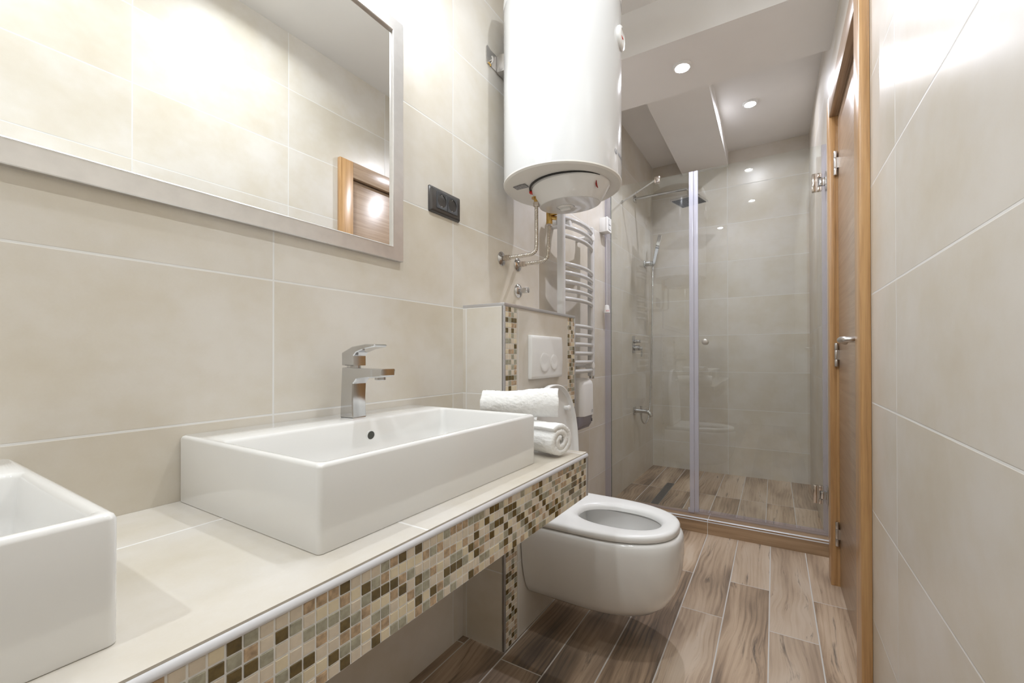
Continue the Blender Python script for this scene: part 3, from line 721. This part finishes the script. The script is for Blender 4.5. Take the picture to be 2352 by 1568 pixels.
fp = Thing('flush_plate', (CN, 1.486, .992), 'white dual flush plate with two round buttons above the toilet', 'flush plate')
bm = B(); P0, P1, Q0, Q1 = 1.3575, 1.6105, .9095, 1.0735
def pface(z): return CN + .0138 + .0034 * math.sin(PI * (z - Q0) / (Q1 - Q0))
rings = []
for z, ins, cut in ((Q0, .002, .003), (Q0 + .0008, .0006, .0008), (Q0 + .002, 0, 0)) + tuple((Q0 + .002 + (Q1 - Q0 - .004) * k / 14, 0, 0) for k in range(1, 14)) + ((Q1 - .002, 0, 0), (Q1 - .0008, .0006, .0008), (Q1, .002, .003)):
    f = pface(z) - cut; n0_ = CN + .0003
    pts = [(n0_, P0 + ins), (f - .0022, P0 + ins), (f - .0006, P0 + ins + .0006), (f, P0 + ins + .0022)] + [(f, P0 + (P1 - P0) * q / 6) for q in range(1, 6)] + [(f, P1 - ins - .0022), (f - .0006, P1 - ins - .0006), (f - .0022, P1 - ins), (n0_, P1 - ins)]
    rings.append([Vector((n, y, z)) for n, y in pts])
quad_strip(bm, rings, True, True, True); fp.part('plate', bm, 'plastic', auto=40)
for sb, rb in ((1.4555, .0385), (1.5345, .0325)):
    bm = B(); zb = .9725; f = pface(zb)
    lathe(bm, (f, sb, zb), (1, 0, 0), [(rb, -.003), (rb, .0006), (rb - .0016, .0006), (rb - .0016, -.0008)], 48, mat=1, cap1=False)
    lathe(bm, (f, sb, zb), (1, 0, 0), [(rb - .0022, -.002), (rb - .0022, .0010), (rb - .0034, .0014), (rb * .6, .0002), (.002, -.0004)], 48)
    fp.part('flush_button', bm, ['plastic', 'cream'])

# ================================================================== TOWELS
def towel(name, label, n0, n1, sc, zc, rad, seed, turns=2.6, sag=0.0, start=0.0, grow=0.0, th=.0125, rot=0.0, pivot=1.0, rise=0.0):
    """terry sheet rolled round an axis pointing off the wall"""
    t = Thing(name, (n0 + (n1 - n0) / 2, sc, zc - rad), label, 'towel', 'rolled white towels')
    bm = B(); K = 220; LN = 70
    def cl(f):      # spiral centre line, f 0..1 from core to outer edge
        ang = start + 2 * PI * turns * (1 - f) * -1
        r = .006 + (rad - th / 2 - .006) * f ** .8
        return ang, r
    def pt(f, side, n, l):
        ang, r = cl(f); rr_ = r + side * th / 2
        k = 1 + grow * (n - n0) / (n1 - n0)
        flat = 1.0
        p = Vector((n, math.cos(ang) * rr_ * k * 1.04, math.sin(ang) * rr_ * k * .97))
        w = noise.noise(Vector((n * 9 + seed, p.y * 14, p.z * 14))) * .0045 + noise.noise(Vector((n * 60, p.y * 60 + seed, p.z * 60))) * .0012 + noise.noise(Vector((n * 230, p.y * 230, p.z * 230 + seed))) * .0013 + noise.noise(Vector((n * 420, p.y * 420, p.z * 420 + seed))) * .0010
        d = Vector((0, p.y, p.z)); L = d.length or 1
        p += d / L * w
        p.x += noise.noise(Vector((seed, p.y * 30, p.z * 30))) * .005 * (1 if l > .5 else -1) * (2 * abs(l - .5))
        fl = -(rad * .93)
        if p.z < fl: p.z = fl + (p.z - fl) * .15
        u = (n - n0) / (n1 - n0)
        z = zc + p.z - sag * math.sin(PI * min(1, u * 1.15)) ** 2 + rise * u
        np_ = n0 + (n1 - n0) * pivot; dx = p.x - np_
        return Vector((np_ + dx * math.cos(rot) - p.y * math.sin(rot), sc + dx * math.sin(rot) + p.y * math.cos(rot), z))
    loop = [(k / K, 1) for k in range(K + 1)] + [(1 - k / K, -1) for k in range(K + 1)]
    rings = []
    ls = [0, .012, .03] + [(.05 + .9 * i / (LN - 1)) for i in range(LN)] + [.97, .988, 1]
    for l in ls:
        shr = 1.0 if .02 < l < .98 else (.80 if l in (0, 1) else .95)
        n = n0 + (n1 - n0) * l
        rings.append([pt(f, sd * shr, n, l) for f, sd in loop])
    quad_strip(bm, rings, True, False, False)
    # end faces: strips between the two sides of the sheet
    for rg, fl in ((rings[0], 1), (rings[-1], 0)):
        va = [bm.verts.new(p) for p in rg]
        for k in range(K):
            q = (va[k], va[k + 1], va[2 * K - k], va[2 * K + 1 - k]); f = bm.faces.new(q); f.smooth = True
    bmesh.ops.remove_doubles(bm, verts=bm.verts[:], dist=.00002)
    t.part('terry_roll', bm, 'towel', auto=0); return t
towel('rolled_towel', 'lower rolled white towel resting on the counter, spiral end showing', .16, .470, 1.040, .7680, .0490, 3.1, turns=2.15, start=2.3, rot=R(-14), th=.0175)
towel('rolled_towel', 'upper rolled white towel lying across the lower one', .205, .424, 1.113, .8600, .0430, 8.4, turns=2.3, sag=.004, start=-.9, grow=.12, rot=R(27), rise=.002)

# ================================================================== RADIATOR
rd = Thing('towel_radiator', (.08, 2.02, .89), 'white ladder towel radiator with curved bars behind the water heater', 'radiator')
RS0, RS1, RN = 1.838, 2.205, .076
for s in (RS0, RS1):
    bm = B(); rings = []
    out = [(-.019, -.015), (.019, -.015)] + [(.019 * math.cos(R(t)), .002 + .015 * math.sin(R(t))) for t in range(0, 181, 20)]
    rings = [[Vector((RN + dn * k, s + ds * k, z)) for ds, dn in out] for z, k in ((.886, .86), (.8885, 1), (1.700, 1), (1.7025, .86))]
    quad_strip(bm, rings, True, True, True); rl = rd.part('upright_tube', bm, 'enamel')
    bm = B(); cyl(bm, (RN, s, 1.7025), (RN, s, 1.708), .008, 14, .001); rd.sub(rl, 'end_plug', bm, 'plastic')
for z in (1.662, 1.622, 1.577, 1.442, 1.400, 1.357, 1.315, 1.274, 1.145, 1.100, 1.054, 1.009, .964, .919):
    bm = B(); path = [Vector((RN + .004 + .034 * (1 - ((2 * k / 20 - 1) ** 2)), RS0 + .008 + (RS1 - RS0 - .016) * k / 20, z)) for k in range(21)]
    tube(bm, path, .0105, 14); rd.part('curved_bar', bm, 'enamel')
for s, z in ((RS0 - .005, 1.640), (RS0 + .052, 1.641), (RS1 - .03, 1.641), (RS1 - .03, .945)):
    bm = B(); cyl(bm, (0, s, z), (.055, s, z), .0135, 20, .002)
    if s > RS0: lathe(bm, (.055, s, z), (1, 0, 0), [(.016, 0), (.021, .004), (.021, .040), (.017, .046), (.004, .047)], 24)
    rd.part('wall_bracket', bm, 'plastic')
bm = B(); cyl(bm, (RN, RS1, .872), (RN, RS1, .888), .014, 20, .001); rd.part('bottom_valve', bm, 'chrome')

# dispenser
ds = Thing('tissue_dispenser', (0, 2.08, .61), 'white tissue dispenser with a smoky grey lower half on the wall below the radiator', 'dispenser')
D0, D1 = 2.000, 2.160
def dsp(n1, i, z, r): return rrect(.001, n1 - i, D0 + i, D1 - i, r, z, 6)
bm = B(); quad_strip(bm, [dsp(.112, .002, .684, .030), dsp(.114, 0, .686, .030), dsp(.112, 0, .846, .030), dsp(.110, .003, .862, .03), dsp(.104, .010, .873, .028), dsp(.092, .020, .877, .02)], True, True, True); db = ds.part('white_cover', bm, 'plastic', auto=50)
bm = B(); quad_strip(bm, [dsp(.070, .006, .612, .020), dsp(.088, .002, .617, .022), dsp(.104, .002, .640, .026), dsp(.110, .002, .6835, .029)], True, True, True); ds.part('grey_cover', bm, 'greyclear', auto=50, label='smoky grey lower cover')
bm = B(); pt_ = lambda s, z: Vector((.1136, s, z))
for (sa, za), (sb, zb) in (((2.112, .700), (2.112, .709)), ((2.112, .709), (2.116, .712)), ((2.116, .712), (2.128, .712)), ((2.128, .712), (2.128, .700)), ((2.128, .700), (2.112, .700)), ((2.120, .704), (2.124, .708))):
    tube(bm, [pt_(sa, za), pt_(sb, zb)], .0009, 6)
ds.sub(db, 'emblem', bm, 'greyprint', label='small grey square emblem')
bm = B(); box(bm, (.100, 2.136, .648), (.1072, 2.139, .664), .001); ds.part('key_slot', bm, 'charcoal_mid')

# SOS pull cord
sc_ = Thing('emergency_pull_cord', (0, 2.55, 1.27), 'white emergency pull switch with a cord and SOS handle beside the shower glass', 'pull cord')
bm = B(); box(bm, (0, 2.519, 1.772), (.044, 2.585, 1.862), .002); sc_.part('switch_box', bm, 'plastic')
bm = B(); rings = []
for n, i in ((.044, 0), (.052, 0), (.055, .003)): rings.append([Vector((n, p.x, p.y)) for p in rrect(2.517 + i, 2.587 - i, 1.770 + i, 1.864 - i, .006, 0, 4)])
quad_strip(bm, rings, True, True, True); cvp = sc_.part('front_cover', bm, 'plastic')
bm = B(); box(bm, (.0545, 2.535, 1.785), (.0562, 2.570, 1.849)); box(bm, (.0562, 2.537, 1.787), (.0575, 2.568, 1.812), .0006, mat=1); box(bm, (.0562, 2.537, 1.817), (.0575, 2.568, 1.847), .0006, mat=1)
sc_.sub(cvp, 'rocker_panel', bm, ['greyprint', 'plastic'])
bm = B(); tube(bm, [Vector((.030, 2.567, 1.772)), Vector((.0302, 2.568, 1.55)), Vector((.030, 2.568, 1.318))], .0013, 8); sc_.part('cord', bm, 'plastic')
bm = B(); lathe(bm, (.030, 2.568, 1.268), (0, 0, 1), [(.018, 0), (.0195, .001), (.0195, .004), (.0145, .038), (.0135, .046), (.009, .050), (.002, .051)], 28); hd = sc_.part('pull_handle', bm, 'plastic')
tm = text_mesh('SOS', .0125, .0003); bm = B(); bm.from_mesh(tm)
for v in bm.verts:
    x = v.co.x - .0125; zz = .0085 + v.co.y; rr_ = .0192 - (zz - .004) * .147 + .0003 + max(0, v.co.z); t = R(-52) + x / .019
    v.co = Vector((.030 + rr_ * math.cos(t), 2.568 + rr_ * math.sin(t), 1.268 + zz))
sc_.sub(hd, 'sos_lettering', bm, 'red', auto=0)

# ================================================================== SHOWER
GY = 2.62; GT = .004           # half thickness
JX = -.4045
def seal_strip(bm, x0, x1, z0, z1, y0=GY - .007, y1=GY + .007): box(bm, (x0, y0, z0), (x1, y1, z1), .002)
fg = Thing('shower_screen', (-.66, GY, KZ), 'fixed clear glass shower panel at the left wall', 'shower glass', left=False)
XG = -.906
bm = B(); box(bm, (XG, GY - GT, .092), (-.430, GY + GT, 2.073)); fg.part('glass_pane', bm, 'glass', auto=0)
bm = B(); box(bm, (XG - .0012, GY - GT, .092), (XG - .0002, GY + GT, 2.073)); fg.part('pane_edge', bm, 'glassedge', label='dark green glass edge')
bm = B(); box(bm, (xl(GY) + .001, GY - .007, .088), (XG - .002, GY + .007, 2.40 - .327)); fg.part('wall_channel', bm, 'seal_clear')
bm = B(); seal_strip(bm, -.4300, -.4055, .086, 2.073); seal_strip(bm, -.4400, -.4290, .086, .110); fg.part('joint_seal', bm, 'seal')
bm = B(); box(bm, (XG, GY - .006, KZ + .001), (-.405, GY + .006, .0915), .002); fg.part('bottom_seal', bm, 'seal_clear')
sd = Thing('shower_door', (-.08, GY, KZ), 'hinged clear glass shower door with a round knob', 'shower glass', left=False)
bm = B(); box(bm, (-.3815, GY - GT, .110), (.214, GY + GT, 2.073)); sd.part('glass_pane', bm, 'glass', auto=0)
bm = B(); seal_strip(bm, -.4035, -.3805, .092, 2.073); sd.part('joint_seal', bm, 'seal')
bm = B(); seal_strip(bm, .2145, xr(GY) - .001, .092, 2.073); sd.part('hinge_seal', bm, 'seal_clear')
bm = B(); box(bm, (-.404, GY - .006, .093), (.2145, GY + .006, .1095), .002); tube(bm, [Vector((-.40, GY - .011, .090)), Vector((.2325, GY - .011, .090))], .0055, 10); sd.part('bottom_seal', bm, 'seal_clear')
bm = B()
for q0, q1 in ((GY - GT, GY - GT - .024), (GY + GT, GY + GT + .024)): cyl(bm, (-.3435, q0, 1.0765), (-.3435, q1, 1.0765), .0165, 32, .0015)
sd.part('knob', bm, 'satin', label='round satin knob')
for zc in (1.884, .287):
    bm = B(); y0, y1 = GY - .012, GY + .012
    box(bm, (.172, y0, zc - .046), (.196, y1, zc + .046), .003)
    box(bm, (.195, y0, zc + .022), (.2145, y1, zc + .046), .003); box(bm, (.195, y0, zc - .046), (.2145, y1, zc - .022), .003)
    hg = sd.part('hinge', bm, 'nickel', label='polished metal hinge')
    bm = B(); box(bm, (.203, GY - .0105, zc - .0205), (.2325, GY + .0105, zc + .0205), .003); box(bm, (.229, GY - .02, zc - .046), (.234, GY + .02, zc + .046), .001); sd.sub(hg, 'hinge_arm', bm, 'chrome')
    bm = B(); cyl(bm, (.1985, GY - .002, zc - .022), (.1985, GY - .002, zc + .022), .0045, 16); sd.sub(hg, 'hinge_pin', bm, 'chrome')

sb_ = Thing('support_bar', (-.75, 2.8, 2.08), 'chrome diagonal bar bracing the shower panel against the left wall', 'support bar', left=False)
w0 = fromL(.001, 2.953, 2.096); g0 = Vector((-.612, GY + .006, 2.078))
bm = B(); d = (g0 - w0).normalized(); tube(bm, [w0, g0 - d * .006], .0062, 16)
sb_.part('bar', bm, 'chrome')
bm = B(); box(bm, (-.628, GY - .014, 2.048), (-.596, GY + .016, 2.084), .003); sb_.part('glass_clamp', bm, 'nickel')
bm = B(); lathe(bm, w0, d, [(.0115, 0), (.0115, .012), (.008, .014)], 20); sb_.part('wall_socket_ring', bm, 'chrome')
bm = B(); cyl(bm, w0 + d * .20, w0 + d * .215, .0075, 16); sb_.part('bar_joint', bm, 'chrome')

rs = Thing('rain_shower', (0, 3.255, 2.215), 'square overhead rain shower on a straight chrome arm', 'shower head')
bm = B(); box(bm, (0, 3.228, 2.188), (.009, 3.282, 2.242), .002); rs.part('wall_rosette', bm, 'chrome')
bm = B(); tube(bm, smooth_path([(.006, 3.255, 2.215), (.10, 3.255, 2.2152), (.25, 3.255, 2.2155), (.372, 3.255, 2.2155), (.396, 3.255, 2.211), (.404, 3.255, 2.192), (.404, 3.255, 2.150)], 8), .0105, 16); rs.part('arm', bm, 'chrome')
bm = B(); cyl(bm, (.404, 3.255, 2.131), (.404, 3.255, 2.156), .017, 24, .002); rs.part('swivel_joint', bm, 'chrome')
bm = B(); rot = R(-14)
hp = lambda u, v, z: Vector((.404 + u * math.cos(rot) - v * math.sin(rot), 3.255 + u * math.sin(rot) + v * math.cos(rot), z))
q = .1
quad_strip(bm, [[hp(p.x, p.y, z) for p in rrect(-q + i, q - i, -q + i, q - i, .004, 0, 3)] for i, z in ((.002, 2.119), (0, 2.1205), (0, 2.130), (.003, 2.133), (.04, 2.136))], True, True, True); hp_ = rs.part('head_plate', bm, 'chrome')
bm = B()
quad_strip(bm, [[hp(p.x, p.y, z) for p in rrect(-.090, .090, -.090, .090, .003, 0, 3)] for z in (2.1195, 2.1183)], True, True, True)
for i in range(11):
    for j in range(11):
        c = hp(-.075 + .015 * i, -.075 + .015 * j, 2.1183); box(bm, c - Vector((.003, .003, .0025)), c + Vector((.003, .003, 0)))
rs.sub(hp_, 'nozzle_face', bm, 'nozzle', label='dark nozzle face')

hh = Thing('hand_shower_holder', (0, 3.535, 1.755), 'chrome wall holder carrying the hand shower', 'holder')
bm = B(); box(bm, (0, 3.508, 1.738), (.008, 3.562, 1.786), .002); hh.part('wall_rosette', bm, 'chrome')
bm = B(); box(bm, (.006, 3.518, 1.742), (.066, 3.552, 1.778), .003); hh.part('holder_block', bm, 'chrome')
hs_ = Thing('hand_shower', (.075, 3.535, 1.72), 'slim chrome hand shower with a long hose hanging in its holder', 'hand shower')
bm = B(); a0 = Vector((.072, 3.535, 1.740)); a1 = Vector((.128, 3.535, 1.985)); d = (a1 - a0).normalized(); x = Vector((1, .18, 0)); x = (x - d * x.dot(d)).normalized(); y = d.cross(x)
rings = []
for f, w, h in ((0, .0075, .0075), (.03, .0105, .010), (.12, .0125, .0095), (.35, .0125, .009), (.5, .0145, .009), (.97, .0155, .009), (1, .0145, .007)):
    c = a0.lerp(a1, f); rings.append([c + x * (w * u) + y * (h * v) for u, v in ((-1, -.8), (-.8, -1), (.8, -1), (1, -.8), (1, .8), (.8, 1), (-.8, 1), (-1, .8))])
quad_strip(bm, rings, True, True, True, 0, False); hb = hs_.part('handle', bm, 'chrome', auto=25)
bm = B(); c0 = a0.lerp(a1, .56) + y * (.0085 if y.y < 0 else -.0097)
rings = [[c0.lerp(a1, t) * 1 + x * (.0125 * u) + y * (.0012 * v) for u, v in ((-1, 0), (1, 0), (1, 1), (-1, 1))] for t in (0, .9)]
quad_strip(bm, rings, True, True, True, 0, False); hs_.sub(hb, 'spray_face', bm, 'charcoal_mid', label='dark spray face')
bm = B()
hpth = resample(smooth_path([(.071, 3.534, 1.738), (.070, 3.530, 1.68), (.0735, 3.50, 1.45), (.076, 3.47, 1.20), (.078, 3.44, .90), (.080, 3.40, .65), (.082, 3.35, .535), (.080, 3.305, .492), (.074, 3.265, .480), (.064, 3.245, .492), (.055, 3.240, .520), (.052, 3.240, .553)], 16), .0026)
nn = len(hpth)
tube(bm, hpth, lambda f: .0062 + .0006 * math.sin(2 * PI * f * (nn - 1) / 2.5), 10); hs_.part('hose', bm, 'chrome', auto=0)
bm = B(); lathe(bm, (.0705, 3.532, 1.700), (0, 0, 1), [(.007, 0), (.0092, .002), (.0092, .036), (.008, .038)], 18); hs_.part('hose_nut', bm, 'chrome')

mx = Thing('shower_mixer', (0, 3.222, 1.03), 'chrome shower mixer plate with two controls on the left shower wall', 'mixer')
bm = B(); box(bm, (0, 3.190, 1.020), (.006, 3.254, 1.150), .003); mx.part('wall_plate', bm, 'chrome')
bm = B(); cyl(bm, (.006, 3.222, 1.108), (.030, 3.222, 1.108), .014, 24, .001); cyl(bm, (.030, 3.222, 1.108), (.056, 3.222, 1.108), .0105, 24, .0015); mx.part('diverter_knob', bm, 'chrome')
bm = B(); cyl(bm, (.006, 3.222, 1.058), (.050, 3.222, 1.058), .020, 28, .002); box(bm, (.040, 3.212, 1.040), (.068, 3.232, 1.060), .002); box(bm, (.058, 3.214, .990), (.068, 3.230, 1.070), .003); mx.part('lever', bm, 'chrome')

sp = Thing('bath_spout', (0, 3.24, .574), 'small chrome spout with hose outlet low on the left shower wall', 'spout')
bm = B(); box(bm, (0, 3.212, .545), (.009, 3.268, .604), .002); sp.part('wall_rosette', bm, 'chrome')
bm = B(); tube(bm, smooth_path([(.006, 3.24, .576), (.04, 3.24, .576), (.085, 3.24, .575), (.108, 3.24, .569), (.124, 3.24, .553), (.132, 3.24, .536)], 8), lambda f: .0165 - .002 * f, 18); sp.part('spout_body', bm, 'chrome')
bm = B(); cyl(bm, (.052, 3.24, .590), (.052, 3.24, .606), .006, 14, .001); cyl(bm, (.052, 3.24, .606), (.052, 3.24, .614), .009, 16, .001); sp.part('diverter_pull', bm, 'chrome')
bm = B(); cyl(bm, (.052, 3.24, .548), (.052, 3.24, .566), .0095, 16, .001); sp.part('hose_outlet', bm, 'chrome')

dn = Thing('shower_drain', (-.665, 3.02, SHZ), 'narrow grey metal drain strip in the shower floor', 'drain', left=False)
bm = B(); X0, X1, Y0, Y1 = -.708, -.652, 2.755, 3.315
box(bm, (X0, Y0, SHZ), (X0 + .003, Y1, SHZ + .0016)); box(bm, (X1 - .003, Y0, SHZ), (X1, Y1, SHZ + .0016)); box(bm, (X0, Y0, SHZ), (X1, Y0 + .003, SHZ + .0016)); box(bm, (X0, Y1 - .003, SHZ), (X1, Y1, SHZ + .0016)); dn.part('drain_frame', bm, 'satin')
bm = B(); box(bm, (X0 + .0035, Y0 + .0035, SHZ), (X1 - .0035, Y1 - .0035, SHZ + .0011), mat=0)
for k in range(24): box(bm, (X0 + .008, Y0 + .014 + k * .0225, SHZ + .0009), (X1 - .008, Y0 + .0165 + k * .0225, SHZ + .0013), mat=1)
dn.part('grate', bm, ['charcoal_mid', 'black'])

# ================================================================== LAMPS
for i, (x, y, z, wt, col, lab) in enumerate(LAMPS):
    deep = i < 4
    d = .0105 if deep else .0042
    t = Thing('ceiling_spotlight', (x, y, z), lab, 'spotlight', 'recessed ceiling spotlights', left=False)
    bm = B(); lathe(bm, (x, y, z), (0, 0, -1), [(.046, 0), (.046, .0015), (.041, d), (.0345, d), (.0335, d - .001), (.032, .0012)], 48, cap0=False, cap1=False); t.part('trim_ring', bm, 'plastic')
    bm = B(); lathe(bm, (x, y, z), (0, 0, -1), [(.0315, .0004), (.0315, .0016), (.020, .0022), (.001, .0024)], 32); t.part('lens', bm, 'lens')
    ld = bpy.data.lights.new('spotlight_lamp', 'AREA'); ld.shape = 'DISK'; ld.size = .026 if deep else .05; ld.energy = wt; ld.color = col; ld.spread = R(175)
    lo = bpy.data.objects.new('spotlight_lamp', ld); COL.objects.link(lo); lo.parent = t.o; lo.location = (0, 0, -.0032)

# mirror lamp: a wall bar with three frosted globes just above the mirror
GLOBE_W = 6.0
M['globe'] = plain('lit_globe', (1, 1, 1), .4, emit=((.92, .975, 1.03), GLOBE_W / (PI * 4 * PI * .027 ** 2)))
ml = Thing('mirror_lamp', (0, .55, 2.14), 'steel wall lamp bar with three frosted globes above the mirror', 'lamp')
bm = B(); box(bm, (0, .22, 2.155), (.022, .89, 2.195), .004); ml.part('wall_bar', bm, 'satin')
for s_ in (.28, .56, .83):
    bm = B(); tube(bm, smooth_path([(.018, s_, 2.175), (.060, s_, 2.178), (.088, s_, 2.172), (.098, s_, 2.158)], 6), .006, 12); lathe(bm, (.098, s_, 2.160), (0, 0, -1), [(.010, 0), (.018, .003), (.018, .014), (.014, .016)], 24); arm = ml.part('lamp_arm', bm, 'satin')
    bm = B(); bmesh.ops.create_uvsphere(bm, u_segments=24, v_segments=16, radius=.027, matrix=Matrix.Translation((.098, s_, 2.118)))
    for f in bm.faces: f.smooth = True
    ml.sub(arm, 'globe', bm, 'globe', auto=0)
